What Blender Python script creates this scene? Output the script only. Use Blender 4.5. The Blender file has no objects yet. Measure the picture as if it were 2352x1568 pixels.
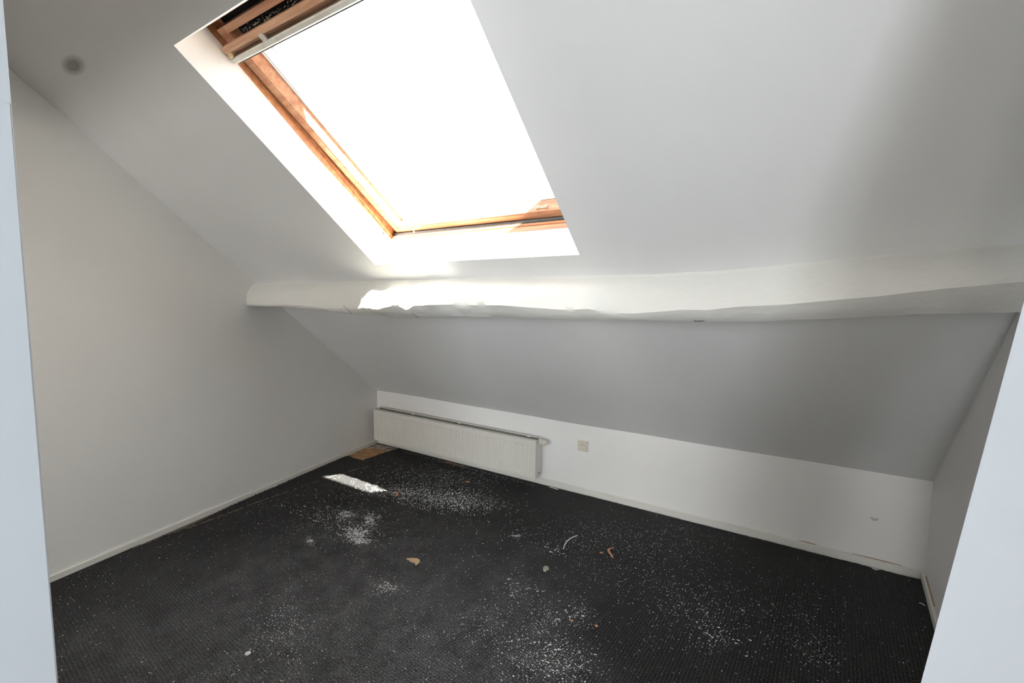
import bpy, bmesh, math, random
from mathutils import Vector, Matrix, noise

random.seed(7)
SC = bpy.context.scene
COL = SC.collection

# ------------------------------------------------------------ camera, sky, sun, lamps, exposure
cam_data = bpy.data.cameras.new('camera')
cam_data.sensor_width = 36.0
cam_data.lens = 36.0 * 1030.0 / 2352.0
cam_data.clip_start = 0.01
cam = bpy.data.objects.new('camera', cam_data)
COL.objects.link(cam)
R0 = Vector((0.84874, 0.52867, 0.01217))
U0 = -Vector((0.05601, -0.06698, -0.99618))
B0 = -Vector((-0.52584, 0.84618, -0.08646))
cam.matrix_world = Matrix(((R0.x, U0.x, B0.x, 3.31348), (R0.y, U0.y, B0.y, -2.9075),
                           (R0.z, U0.z, B0.z, 1.35), (0, 0, 0, 1)))
SC.camera = cam

world = bpy.data.worlds.new('sky')
SC.world = world
world.use_nodes = True
bg = world.node_tree.nodes['Background']
bg.inputs['Color'].default_value = (0.97, 0.985, 1.0, 1)
bg.inputs['Strength'].default_value = 5.5

sun_data = bpy.data.lights.new('sun', 'SUN')
sun_data.energy = 115.0
sun_data.angle = math.radians(0.6)
sun_data.color = (1.0, 0.93, 0.84)
sun = bpy.data.objects.new('sun', sun_data)
COL.objects.link(sun)
sun.location = (6, -6, 9)
sun.rotation_euler = Vector((-0.685, 0.43, -1.0)).to_track_quat('-Z', 'Y').to_euler()

def area(name, loc, target, sx, sy, power, color):
    d = bpy.data.lights.new(name, 'AREA')
    d.shape = 'RECTANGLE'
    d.size, d.size_y = sx, sy
    d.energy = power
    d.color = color
    o = bpy.data.objects.new(name, d)
    COL.objects.link(o)
    o.location = loc
    o.rotation_euler = (Vector(target) - Vector(loc)).to_track_quat('-Z', 'Y').to_euler()
    return o

# fill lamps added behind the camera for light from the unseen rear
area('rear_fill', (1.9, -8.6, 1.32), (1.1, -0.5, 0.9), 1.5, 1.15, 92.0, (1.0, 0.975, 0.945))
area('hall_fill', (3.4, -8.6, 1.32), (3.3, -2.5, 1.1), 0.9, 1.15, 9.0, (0.95, 0.975, 1.0))
area('side_fill', (3.90, -7.3, 1.3), (0.3, -0.5, 0.55), 1.5, 1.1, 58.0, (1.0, 0.97, 0.93))
hl_ = area('hall_side_fill', (3.90, -4.3, 1.4), (2.72, -2.85, 1.3), 0.8, 1.0, 38.0, (0.88, 0.94, 1.0))
hl_.data.spread = math.radians(100)

SC.view_settings.view_transform = 'Standard'
SC.view_settings.look = 'None'
SC.view_settings.gamma = 1.0
SC.view_settings.exposure = 0.0
SC.view_settings.use_curve_mapping = False

# ------------------------------------------------------------ materials
def new_mat(name):
    m = bpy.data.materials.new(name)
    m.use_nodes = True
    nt = m.node_tree
    return m, nt, nt.nodes['Principled BSDF']

def nd(nt, kind, **kw):
    n = nt.nodes.new(kind)
    for k, v in kw.items():
        if hasattr(n, k):
            setattr(n, k, v)
        else:
            n.inputs[k].default_value = v
    return n

def ramp(nt, src, stops):
    r = nt.nodes.new('ShaderNodeValToRGB')
    e = r.color_ramp.elements
    while len(e) < len(stops):
        e.new(0.5)
    for i, (p, c) in enumerate(stops):
        e[i].position = p
        e[i].color = (*c, 1)
    nt.links.new(src, r.inputs['Fac'])
    return r

def mth(nt, op, a, b=None, c=None):
    n = nt.nodes.new('ShaderNodeMath')
    n.operation = op
    for i, x in enumerate((a, b, c)):
        if x is None:
            continue
        if isinstance(x, (int, float)):
            n.inputs[i].default_value = x
        else:
            nt.links.new(x, n.inputs[i])
    return n.outputs[0]

def paint(name, col, rough=0.55, bump=0.05, scale=60.0, var=0.02):
    m, nt, p = new_mat(name)
    tc = nd(nt, 'ShaderNodeTexCoord')
    n1 = nd(nt, 'ShaderNodeTexNoise', Scale=scale, Detail=4.0)
    n2 = nd(nt, 'ShaderNodeTexNoise', Scale=1.7, Detail=3.0)
    nt.links.new(tc.outputs['Object'], n1.inputs['Vector'])
    nt.links.new(tc.outputs['Object'], n2.inputs['Vector'])
    lo = tuple(max(0, c - var) for c in col)
    hi = tuple(min(1, c + var) for c in col)
    r = ramp(nt, n2.outputs['Fac'], [(0.3, lo), (0.7, hi)])
    nt.links.new(r.outputs['Color'], p.inputs['Base Color'])
    b = nd(nt, 'ShaderNodeBump', Strength=bump, Distance=0.01)
    nt.links.new(n1.outputs['Fac'], b.inputs['Height'])
    nt.links.new(b.outputs['Normal'], p.inputs['Normal'])
    p.inputs['Roughness'].default_value = rough
    p.inputs['Specular IOR Level'].default_value = 0.3
    return m

def plain(name, col, rough=0.5, metal=0.0, spec=0.4):
    m, nt, p = new_mat(name)
    tc = nd(nt, 'ShaderNodeTexCoord')
    n = nd(nt, 'ShaderNodeTexNoise', Scale=35.0, Detail=3.0)
    nt.links.new(tc.outputs['Object'], n.inputs['Vector'])
    r = ramp(nt, n.outputs['Fac'], [(0.3, tuple(c * 0.9 for c in col)), (0.7, tuple(min(1, c * 1.08) for c in col))])
    nt.links.new(r.outputs['Color'], p.inputs['Base Color'])
    p.inputs['Roughness'].default_value = rough
    p.inputs['Metallic'].default_value = metal
    p.inputs['Specular IOR Level'].default_value = spec
    return m

def wood(name, dark, light, scale=(3, 60, 60), rough=0.35):
    m, nt, p = new_mat(name)
    tc = nd(nt, 'ShaderNodeTexCoord')
    mp = nd(nt, 'ShaderNodeMapping')
    mp.inputs['Scale'].default_value = scale
    n = nd(nt, 'ShaderNodeTexNoise', Scale=1.0, Detail=5.0, Roughness=0.6)
    nt.links.new(tc.outputs['Object'], mp.inputs['Vector'])
    nt.links.new(mp.outputs['Vector'], n.inputs['Vector'])
    r = ramp(nt, n.outputs['Fac'], [(0.3, dark), (0.72, light)])
    nt.links.new(r.outputs['Color'], p.inputs['Base Color'])
    b = nd(nt, 'ShaderNodeBump', Strength=0.15, Distance=0.003)
    nt.links.new(n.outputs['Fac'], b.inputs['Height'])
    nt.links.new(b.outputs['Normal'], p.inputs['Normal'])
    p.inputs['Roughness'].default_value = rough
    return m

M = {}
M['wall'] = paint('white_wall_paint', (0.905, 0.895, 0.875))
M['ceiling'] = paint('white_ceiling_paint', (0.83, 0.83, 0.82), bump=0.04)
M['beam'] = paint('white_beam_paint', (0.79, 0.78, 0.735), rough=0.42, bump=0.25, scale=45.0)
M['trim'] = paint('white_trim_paint', (0.80, 0.79, 0.74), rough=0.4, bump=0.03)
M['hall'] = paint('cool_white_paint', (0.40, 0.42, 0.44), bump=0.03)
M['radiator'] = paint('radiator_enamel', (0.78, 0.76, 0.70), rough=0.32, bump=0.0, var=0.01)
M['rad_shade'] = plain('radiator_inner_shade', (0.24, 0.235, 0.215), rough=0.6)  # dark grey carries the shade inside the radiator
M['plastic'] = plain('cream_plastic', (0.76, 0.72, 0.62), rough=0.3)
M['black'] = plain('black_hole', (0.02, 0.02, 0.02), rough=0.8)
M['chrome'] = plain('dull_chrome', (0.5, 0.48, 0.43), rough=0.3, metal=0.9)
M['wood'] = wood('stained_window_wood', (0.32, 0.12, 0.055), (0.66, 0.32, 0.15), scale=(4, 40, 40))
M['wood_rail'] = wood('stained_sash_wood', (0.38, 0.16, 0.09), (0.68, 0.38, 0.22), scale=(4, 40, 40))
M['wood_lit'] = wood('lit_flap_wood', (0.50, 0.24, 0.13), (0.80, 0.52, 0.35), scale=(4, 40, 40))  # lightened copy of the window wood, the flap's lit look put in colour
M['gasket'] = plain('grey_rubber', (0.09, 0.105, 0.11), rough=0.5)
M['dark'] = plain('gap_shade', (0.015, 0.018, 0.025), rough=0.8)  # near-black that paints the shade in the window gaps
M['alu'] = plain('grey_white_aluminium', (0.66, 0.66, 0.62), rough=0.4, metal=0.1)
M['cladding'] = plain('grey_cladding', (0.25, 0.25, 0.25), rough=0.5, metal=0.5)
M['brass'] = plain('tarnished_brass', (0.62, 0.55, 0.38), rough=0.35, metal=0.5)
M['board'] = wood('bare_floor_board', (0.30, 0.15, 0.06), (0.60, 0.36, 0.18), scale=(9, 22, 9), rough=0.7)
M['under'] = wood('dusty_subfloor', (0.10, 0.085, 0.07), (0.2, 0.17, 0.14), scale=(2, 30, 9), rough=0.8)
M['chip'] = plain('white_plaster', (0.74, 0.74, 0.74), rough=0.9, spec=0.1)
M['beige'] = wood('beige_paper', (0.50, 0.33, 0.18), (0.72, 0.52, 0.32), scale=(60, 60, 60), rough=0.8)
M['orange'] = wood('orange_shaving', (0.50, 0.20, 0.09), (0.75, 0.38, 0.2), scale=(60, 60, 60), rough=0.8)
M['grey_chip'] = plain('grey_crumb', (0.42, 0.43, 0.36), rough=0.9)
M['rust'] = plain('rusty_brown', (0.36, 0.23, 0.13), rough=0.9)
M['crumb'] = wood('brown_crumb', (0.16, 0.09, 0.05), (0.50, 0.31, 0.19), scale=(160, 160, 160), rough=0.9)
M['crack'] = plain('dark_crack', (0.07, 0.06, 0.05), rough=0.9)
M['knot'] = plain('grey_smudge', (0.60, 0.59, 0.55), rough=0.7)

# glass: clear pane that mostly lets daylight through
m = bpy.data.materials.new('window_glass')
m.use_nodes = True
nt = m.node_tree
nt.nodes.clear()
o_ = nt.nodes.new('ShaderNodeOutputMaterial')
mx = nt.nodes.new('ShaderNodeMixShader')
tr = nt.nodes.new('ShaderNodeBsdfTransparent')
tr.inputs['Color'].default_value = (0.96, 0.98, 0.97, 1)
gl = nt.nodes.new('ShaderNodeBsdfGlossy')
gl.inputs['Roughness'].default_value = 0.02
mx.inputs['Fac'].default_value = 0.05
nt.links.new(tr.outputs[0], mx.inputs[1])
nt.links.new(gl.outputs[0], mx.inputs[2])
nt.links.new(mx.outputs[0], o_.inputs['Surface'])
M['glass'] = m

def carpet_material():
    m, nt, p = new_mat('black_woven_carpet')
    tc = nd(nt, 'ShaderNodeTexCoord')
    mp = nd(nt, 'ShaderNodeMapping')
    mp.inputs['Rotation'].default_value = (0, 0, math.radians(4))
    nt.links.new(tc.outputs['Object'], mp.inputs['Vector'])
    wob = nd(nt, 'ShaderNodeTexNoise', Scale=60.0, Detail=2.0)
    nt.links.new(tc.outputs['Object'], wob.inputs['Vector'])
    sx = nt.nodes.new('ShaderNodeSeparateXYZ')
    nt.links.new(mp.outputs['Vector'], sx.inputs[0])
    wv = mth(nt, 'MULTIPLY_ADD', wob.outputs['Fac'], 0.009, -0.0045)
    X = mth(nt, 'MULTIPLY', mth(nt, 'ADD', sx.outputs['X'], wv), math.pi / 0.0125)
    Y = mth(nt, 'MULTIPLY', mth(nt, 'ADD', sx.outputs['Y'], wv), math.pi / 0.0115)
    g = mth(nt, 'MULTIPLY', mth(nt, 'ABSOLUTE', mth(nt, 'SINE', X)), mth(nt, 'ABSOLUTE', mth(nt, 'SINE', Y)))
    fuzz = nd(nt, 'ShaderNodeTexNoise', Scale=420.0, Detail=2.0)
    nt.links.new(tc.outputs['Object'], fuzz.inputs['Vector'])
    h = mth(nt, 'MULTIPLY_ADD', fuzz.outputs['Fac'], 0.35, g)
    b = nd(nt, 'ShaderNodeBump', Strength=0.9, Distance=0.006)
    nt.links.new(h, b.inputs['Height'])
    nt.links.new(b.outputs['Normal'], p.inputs['Normal'])
    # yarn colour: shade of the weave gaps painted in, plus trodden-in plaster dust
    yarn = ramp(nt, g, [(0.05, (0.006, 0.006, 0.0065)), (0.75, (0.036, 0.036, 0.037))])
    n1 = nd(nt, 'ShaderNodeTexNoise', Scale=1.1, Detail=3.0)
    n2 = nd(nt, 'ShaderNodeTexNoise', Scale=9.0, Detail=6.0, Roughness=0.65)
    n3 = nd(nt, 'ShaderNodeTexNoise', Scale=170.0, Detail=2.0)
    for n in (n1, n2, n3):
        nt.links.new(tc.outputs['Object'], n.inputs['Vector'])
    # worn, dusty area in the middle of the room: real dust plus painted brightness
    gx = nt.nodes.new('ShaderNodeSeparateXYZ')
    nt.links.new(tc.outputs['Object'], gx.inputs[0])
    dx = mth(nt, 'DIVIDE', mth(nt, 'SUBTRACT', gx.outputs['X'], 1.75), 1.15)
    dy = mth(nt, 'DIVIDE', mth(nt, 'SUBTRACT', gx.outputs['Y'], -1.75), 0.95)
    rr = mth(nt, 'SQRT', mth(nt, 'ADD', mth(nt, 'MULTIPLY', dx, dx), mth(nt, 'MULTIPLY', dy, dy)))
    lightened = mth(nt, 'SUBTRACT', 1.15, rr)
    wn = mth(nt, 'ADD', lightened, mth(nt, 'MULTIPLY_ADD', n1.outputs['Fac'], 1.2, -0.6))
    wr = ramp(nt, wn, [(0.0, (0, 0, 0)), (1.0, (1, 1, 1))])
    fine = ramp(nt, n3.outputs['Fac'], [(0.40, (0.15, 0.15, 0.15)), (0.62, (1, 1, 1))])
    mid = ramp(nt, n2.outputs['Fac'], [(0.35, (0.3, 0.3, 0.3)), (0.7, (1, 1, 1))])
    f = mth(nt, 'MULTIPLY', mth(nt, 'MULTIPLY', wr.outputs['Color'], fine.outputs['Color']), mid.outputs['Color'])
    f = mth(nt, 'MULTIPLY', f, 0.42)
    mix = nd(nt, 'ShaderNodeMix', data_type='RGBA')
    nt.links.new(f, mix.inputs['Factor'])
    nt.links.new(yarn.outputs['Color'], mix.inputs['A'])
    mix.inputs['B'].default_value = (0.55, 0.55, 0.56, 1)
    nt.links.new(mix.outputs['Result'], p.inputs['Base Color'])
    p.inputs['Roughness'].default_value = 0.62
    p.inputs['Specular IOR Level'].default_value = 0.25
    return m
M['carpet'] = carpet_material()

# ------------------------------------------------------------ helpers
def obj(name, bm, mat, parent=None, loc=None, smooth=False, kind=None, label=None):
    """Links bm (world coordinates) as one mesh object under parent."""
    bmesh.ops.recalc_face_normals(bm, faces=bm.faces)
    me = bpy.data.meshes.new(name)
    bm.to_mesh(me)
    bm.free()
    for f in me.polygons:
        f.use_smooth = smooth
    me.materials.append(M[mat])
    o = bpy.data.objects.new(name, me)
    COL.objects.link(o)
    off = Vector((0, 0, 0))
    if loc is not None:
        off = Vector(loc)
    pw = parent_world(parent) if parent else Vector((0, 0, 0))
    if parent:
        o.parent = parent
        if loc is None:
            off = pw
    me.transform(Matrix.Translation(-off))
    o.location = off - pw
    if kind:
        o['kind'] = kind
    if label:
        o['label'] = label
    return o

def parent_world(p):
    v = Vector((0, 0, 0))
    while p:
        v += p.location
        p = p.parent
    return v

def thing(name, label, cat, loc, group=None, kind=None):
    o = bpy.data.objects.new(name, None)
    o.empty_display_size = 0.1
    COL.objects.link(o)
    o.location = loc
    o['label'] = label
    if cat:
        o['category'] = cat
    if group:
        o['group'] = group
    if kind:
        o['kind'] = kind
    return o

def tag(o, label, cat, group=None, kind=None):
    o['label'] = label
    if cat:
        o['category'] = cat
    if group:
        o['group'] = group
    if kind:
        o['kind'] = kind
    return o

def face(bm, pts):
    return bm.faces.new([bm.verts.new(p) for p in pts])

def hexa(bm, p):
    """p: eight points, bottom ring then top ring."""
    v = [bm.verts.new(q) for q in p]
    for ids in ((0, 1, 2, 3), (4, 5, 6, 7), (0, 1, 5, 4), (1, 2, 6, 5), (2, 3, 7, 6), (3, 0, 4, 7)):
        bm.faces.new([v[i] for i in ids])

def box(bm, x0, x1, y0, y1, z0, z1, f=None):
    p = [(x0, y0, z0), (x1, y0, z0), (x1, y1, z0), (x0, y1, z0), (x0, y0, z1), (x1, y0, z1), (x1, y1, z1), (x0, y1, z1)]
    hexa(bm, [f(*q) if f else q for q in p])

def bevel(bm, w, seg=2):
    bmesh.ops.bevel(bm, geom=[e for e in bm.edges if e.is_manifold], offset=w, segments=seg, affect='EDGES', profile=0.5)

def prism(bm, poly, z0, z1):
    """vertical prism over a floor polygon"""
    b = [bm.verts.new((x, y, z0)) for x, y in poly]
    t = [bm.verts.new((x, y, z1)) for x, y in poly]
    bm.faces.new(b)
    bm.faces.new(t)
    n = len(poly)
    for i in range(n):
        bm.faces.new([b[i], b[(i + 1) % n], t[(i + 1) % n], t[i]])

def cyl(bm, a, b, r, n=16, r2=None):
    a, b = Vector(a), Vector(b)
    d = (b - a).normalized()
    s = d.orthogonal().normalized()
    t = d.cross(s)
    r2 = r if r2 is None else r2
    A = [bm.verts.new(a + (s * math.cos(k * 2 * math.pi / n) + t * math.sin(k * 2 * math.pi / n)) * r) for k in range(n)]
    Bv = [bm.verts.new(b + (s * math.cos(k * 2 * math.pi / n) + t * math.sin(k * 2 * math.pi / n)) * r2) for k in range(n)]
    bm.faces.new(A)
    bm.faces.new(Bv)
    for k in range(n):
        bm.faces.new([A[k], A[(k + 1) % n], Bv[(k + 1) % n], Bv[k]])

def lerp_table(tab, x):
    if x <= tab[0][0]:
        return tab[0][1]
    for (x0, y0), (x1, y1) in zip(tab, tab[1:]):
        if x <= x1:
            t = (x - x0) / (x1 - x0)
            return y0 + (y1 - y0) * t
    return tab[-1][1]

# roof coordinates: u along the knee wall, v up the slope, w outwards through the roof
VV = Vector((0, -0.78772, 0.61604))
NN = Vector((0, 0.61604, 0.78772))
def S(u, v, w=0.0):
    return Vector((u, 0, 0.5)) + VV * v + NN * w

def leftx(y):
    return -0.16634 * y          # the left wall runs a little askew

# ------------------------------------------------------------ the room shell
RIDGE_V = 3.77
RIDGE_Y = S(0, RIDGE_V).y
RIDGE_Z = S(0, RIDGE_V).z
BACK_Y = -9.0
XR = 3.95

bm = bmesh.new()
box(bm, -0.15, 4.1, BACK_Y - 0.1, 0.15, -0.12, -0.006)
tag(obj('floor', bm, 'under'), 'dusty timber subfloor under the black carpet', None, kind='structure')

KT = [(-0.002, 0.501), (0.366, 0.519), (0.731, 0.524), (1.087, 0.509), (1.41, 0.496), (1.704, 0.484), (1.974, 0.479),
      (2.223, 0.481), (2.451, 0.489), (2.86, 0.486), (3.218, 0.497), (3.522, 0.51), (3.725, 0.502), (3.846, 0.495), (3.95, 0.502)]
def sag(u):
    s = 0
    for k in range(-2, 3):
        s += lerp_table(KT, u + k * 0.06)
    return 0.2 * (s / 5 - 0.5)

# ceiling: one sloping sheet with the opening for the roof window, slightly uneven plaster
bm = bmesh.new()
HU0, HU1, HV0, HV1 = 1.503, 2.622, 1.676, 2.752
us = sorted(set([round(-0.06 + i * (4.06 / 58), 4) for i in range(59)] + [HU0, HU1]))
us = [u for u in us if u in (HU0, HU1) or (abs(u - HU0) > 0.02 and abs(u - HU1) > 0.02)]
vs = [-0.12, -0.06, 0, 0.06, 0.12, 0.2, 0.3, 0.42, 0.55, 0.7, 0.9, 1.1, 1.3, 1.5, HV0, 1.9, 2.15, 2.4, 2.6, HV1, 3.0, 3.25, 3.5, RIDGE_V]
grid = {}
for i, u in enumerate(us):
    for j, v in enumerate(vs):
        w = 0.8 * sag(u) * math.exp(-max(v, 0) / 0.35) / 0.78
        w += 0.004 * noise.noise((u * 1.3, v * 1.3, 0.4)) * min(1, max(0, (1.5 - v)))
        grid[i, j] = bm.verts.new(S(u, v, w))
for i in range(len(us) - 1):
    for j in range(len(vs) - 1):
        if us[i] >= HU0 - 1e-6 and us[i + 1] <= HU1 + 1e-6 and vs[j] >= HV0 - 1e-6 and vs[j + 1] <= HV1 + 1e-6:
            continue
        bm.faces.new([grid[i, j], grid[i + 1, j], grid[i + 1, j + 1], grid[i, j + 1]])
ceiling = obj('ceiling', bm, 'ceiling', smooth=True)
tag(ceiling, 'white sloping attic ceiling around the roof window', None, kind='structure')

def roof_top(y):
    if y >= RIDGE_Y:
        return 0.5 + (y / -0.78772) * 0.61604
    return 2.05

# smudge on the ceiling beside the door (a dark painted-over stain)
bm = bmesh.new()
ring = []
for k in range(24):
    a = k * 2 * math.pi / 24
    ring.append(S(0.851 + 0.118 * math.cos(a), 2.859 + 0.036 * math.sin(a), -0.0012))
face(bm, ring)
M_s, nt, p = new_mat('soft_stain')
tc = nd(nt, 'ShaderNodeTexCoord')
mp = nd(nt, 'ShaderNodeMapping')
mp.inputs['Scale'].default_value = (1 / 0.118, 1 / 0.036, 1 / 0.036)
nt.links.new(tc.outputs['Object'], mp.inputs['Vector'])
ln = nt.nodes.new('ShaderNodeVectorMath'); ln.operation = 'LENGTH'
nt.links.new(mp.outputs['Vector'], ln.inputs[0])
fr = ramp(nt, ln.outputs['Value'], [(0.25, (0.6, 0.6, 0.6)), (0.95, (0, 0, 0))])
trn = nt.nodes.new('ShaderNodeBsdfTransparent')
mixs = nt.nodes.new('ShaderNodeMixShader')
nt.links.new(fr.outputs['Color'], mixs.inputs['Fac'])
nt.links.new(trn.outputs[0], mixs.inputs[1])
nt.links.new(p.outputs[0], mixs.inputs[2])
nt.links.new(mixs.outputs[0], nt.nodes['Material Output'].inputs['Surface'])
p.inputs['Base Color'].default_value = (0.36, 0.35, 0.30, 1)
p.inputs['Roughness'].default_value = 0.8
M['stain'] = M_s
obj('stain', bm, 'stain', ceiling, loc=S(0.851, 2.859), label='round greyish damp stain')

# flat rear ceiling, unseen, lowered to shade the upper slope from fill lamps
bm = bmesh.new()
yb = BACK_Y - 0.2
face(bm, [(-0.1, RIDGE_Y, 2.05), (4.1, RIDGE_Y, 2.05), (4.1, yb, 2.05), (-0.1, yb, 2.05)])
face(bm, [(-0.1, RIDGE_Y, 2.05), (4.1, RIDGE_Y, 2.05), (4.1, RIDGE_Y, RIDGE_Z + 0.02), (-0.1, RIDGE_Y, RIDGE_Z + 0.02)])
tag(obj('ceiling_rear_baffle', bm, 'ceiling'), 'white ceiling over the unseen rear, lowered to block fill light', None, kind='structure')

# knee wall
bm = bmesh.new()
box(bm, -0.2, 4.15, 0.0, 0.12, -0.1, 0.62)
knee = obj('wall_back', bm, 'wall')
tag(knee, 'low white knee wall behind the radiator', None, kind='structure')
bm = bmesh.new()
pts = [(3.738 + 0.016 * math.cos(a) * (1 + 0.5 * math.sin(3 * a)), -0.0012, 0.251 + 0.013 * math.sin(a) * (1 + 0.4 * math.cos(2 * a))) for a in [k * 2 * math.pi / 14 for k in range(14)]]
face(bm, pts)
obj('smudge', bm, 'knot', knee, label='small grey smudge')

# left wall (runs askew) and right wall follow the roof line
def gable(bm, f0, f1, y0, y1):
    ys = [y0] + ([RIDGE_Y] if y1 < RIDGE_Y < y0 else []) + [y1]
    prof = [(y, -0.1) for y in (y0, y1)]
    pts = [(y0, -0.1)] + [(y1, -0.1)] + [(y, roof_top(y) + 0.05) for y in reversed(ys)]
    a = [bm.verts.new((f0(y), y, z)) for y, z in pts]
    b = [bm.verts.new((f1(y), y, z)) for y, z in pts]
    bm.faces.new(a)
    bm.faces.new(b)
    n = len(pts)
    for i in range(n):
        bm.faces.new([a[i], a[(i + 1) % n], b[(i + 1) % n], b[i]])

bm = bmesh.new()
gable(bm, leftx, lambda y: leftx(y) - 0.12, 0.12, BACK_Y - 0.1)
tag(obj('wall_left', bm, 'wall'), 'plain white gable wall on the left', None, kind='structure')
bm = bmesh.new()
gable(bm, lambda y: XR + 0.088 * y, lambda y: XR + 0.12, 0.12, -1.2)
gable(bm, lambda y: XR - 0.106, lambda y: XR + 0.12, -1.2, -2.35)
gable(bm, lambda y: XR - 0.015, lambda y: XR + 0.12, -2.35, BACK_Y - 0.1)
tag(obj('wall_right', bm, 'wall'), 'plain white wall on the right beyond the doorway', None, kind='structure')
bm = bmesh.new()
box(bm, -0.2, 4.15, BACK_Y - 0.1, BACK_Y, -0.1, roof_top(BACK_Y) + 0.1)
tag(obj('wall_rear', bm, 'wall'), 'white end wall at the rear of the attic', None, kind='structure')

# the two wall pieces beside the doorway, left upright and right leaning, unseen extents shaped for the fill light
bm = bmesh.new()
y0, y1 = -2.79, -2.91
poly = [(2.60, -2.79), (2.7075, -2.79), (2.7075, -4.4), (2.60, -4.4)]
v = []
for (x, y), zz in zip(poly, [0] * 4):
    v.append(bm.verts.new((x, y, -0.05)))
t = [bm.verts.new((x, y, roof_top(y) + 0.02)) for x, y in poly]
bm.faces.new(v); bm.faces.new(t)
for i in range(4):
    bm.faces.new([v[i], v[(i + 1) % 4], t[(i + 1) % 4], t[i]])
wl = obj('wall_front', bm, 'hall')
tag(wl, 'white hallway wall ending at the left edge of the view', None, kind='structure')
bm = bmesh.new()
box(bm, 2.7076, 2.7115, -2.90, -2.7905, 0.0, 1.522)
bevel(bm, 0.0015, 2)
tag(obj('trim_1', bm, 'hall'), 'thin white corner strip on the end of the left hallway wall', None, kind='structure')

bm = bmesh.new()
def rx(z):
    return 3.4494 + (z - 0.96) * (0.0439 / 0.39755)
yA, yB = -2.31, -2.21
ztop = roof_top(yA) + 0.02
pr_ = [(rx(-0.05), -0.05), (rx(-0.05) + 0.30, -0.05), (rx(ztop) + 0.26, ztop), (rx(ztop), ztop)]
a = [bm.verts.new((x, yA, z)) for x, z in pr_]
b = [bm.verts.new((x + (0.055 if i in (0, 3) else 0), yB, z if z < 2 else z - 0.078)) for i, (x, z) in enumerate(pr_)]
bm.faces.new(a); bm.faces.new(b)
for i in range(4):
    bm.faces.new([a[i], a[(i + 1) % 4], b[(i + 1) % 4], b[i]])
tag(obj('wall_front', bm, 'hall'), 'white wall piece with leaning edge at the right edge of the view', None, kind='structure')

# plain frames added around the unseen fill lamps, no openings behind them
def lamp_frame(num, cx, cy, cz, w, h, along):
    bm = bmesh.new()
    def bar(a0, a1, z0, z1):
        if along == 'x':
            box(bm, cx + a0, cx + a1, cy - 0.03, cy + 0.03, z0, z1)
        else:
            box(bm, cx - 0.02, cx + 0.02, cy + a0, cy + a1, z0, z1)
    z0, z1 = cz - h / 2, cz + h / 2
    bar(-w / 2 - 0.06, w / 2 + 0.06, z0 - 0.06, z0)
    bar(-w / 2 - 0.06, w / 2 + 0.06, z1, z1 + 0.06)
    bar(-w / 2 - 0.06, -w / 2, z0, z1)
    bar(w / 2, w / 2 + 0.06, z0, z1)
    tag(obj('window_%d' % num, bm, 'trim'), 'white frame added around an unseen fill lamp', None, kind='structure')
lamp_frame(2, 1.9, BACK_Y + 0.03, 1.32, 1.5, 1.15, 'x')
lamp_frame(3, 3.35, BACK_Y + 0.03, 1.32, 0.9, 1.15, 'x')
lamp_frame(4, XR - 0.02, -7.3, 1.3, 1.5, 1.1, 'y')
lamp_frame(5, XR - 0.02, -4.3, 1.4, 0.8, 1.0, 'y')

# ------------------------------------------------------------ baseboards
def board(bm, pts, inward, thick, h, lip=0.004):
    """skirting along a polyline; inward = unit vector towards the room"""
    for (ax, ay), (bx, by) in zip(pts, pts[1:]):
        a0, b0 = Vector((ax, ay, 0)), Vector((bx, by, 0))
        iv = Vector(inward) * thick
        ring = lambda q: [q + Vector((0, 0, -0.004)), q + iv + Vector((0, 0, -0.004)), q + iv + Vector((0, 0, h - lip)), q + iv * 0.55 + Vector((0, 0, h)), q + Vector((0, 0, h))]
        A = [bm.verts.new(p) for p in ring(a0)]
        Bv = [bm.verts.new(p) for p in ring(b0)]
        bm.faces.new(A); bm.faces.new(Bv)
        for i in range(5):
            bm.faces.new([A[i], A[(i + 1) % 5], Bv[(i + 1) % 5], Bv[i]])

n_left = Vector((0.986, 0.164, 0))
bm = bmesh.new()
board(bm, [(leftx(-0.005), -0.005), (leftx(-5.5), -5.5)], n_left, 0.012, 0.032)
bl = obj('baseboard_left', bm, 'trim')
tag(bl, 'low white skirting board along the left wall', None, kind='structure')
bm = bmesh.new()
board(bm, [(0.012, 0), (3.925, 0)], (0, -1, 0), 0.014, 0.040)
bb = obj('baseboard_back', bm, 'trim')
tag(bb, 'low white skirting board along the knee wall', None, kind='structure')
for x0, x1, zz in ((3.42, 3.50, 0.0405), (3.66, 3.86, 0.0405)):
    bm = bmesh.new()
    n = 8
    up, dn = [], []
    for k in range(n + 1):
        t = k / n
        x = x0 + (x1 - x0) * t
        d = 0.0018 * math.sin(math.pi * t) + 0.0003
        up.append((x, -0.0012, zz + d))
        dn.append((x, -0.006, zz - 0.0004))
    for k in range(n):
        face(bm, [dn[k], dn[k + 1], up[k + 1], up[k]])
    obj('crack', bm, 'rust', bb, label='brown open joint above the skirting')
bm = bmesh.new()
def rwx(y):
    return XR + 0.088 * y
board(bm, [(rwx(-0.018) - 0.001, -0.018), (rwx(-1.2), -1.2), (XR - 0.106, -2.3)], (-1, 0, 0), 0.013, 0.042)
br = obj('baseboard_right', bm, 'trim')
tag(br, 'low white skirting board along the right wall', None, kind='structure')
bm = bmesh.new()
for (ya, yb2) in ((-0.06, -0.34),):
    face(bm, [(rwx(ya) - 0.005, ya, 0.0424), (rwx(yb2) - 0.005, yb2, 0.0424), (rwx(yb2) - 0.0005, yb2, 0.0445), (rwx(ya) - 0.0005, ya, 0.0445)])
obj('crack', bm, 'rust', br, label='dark brown gap behind the skirting')

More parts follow.
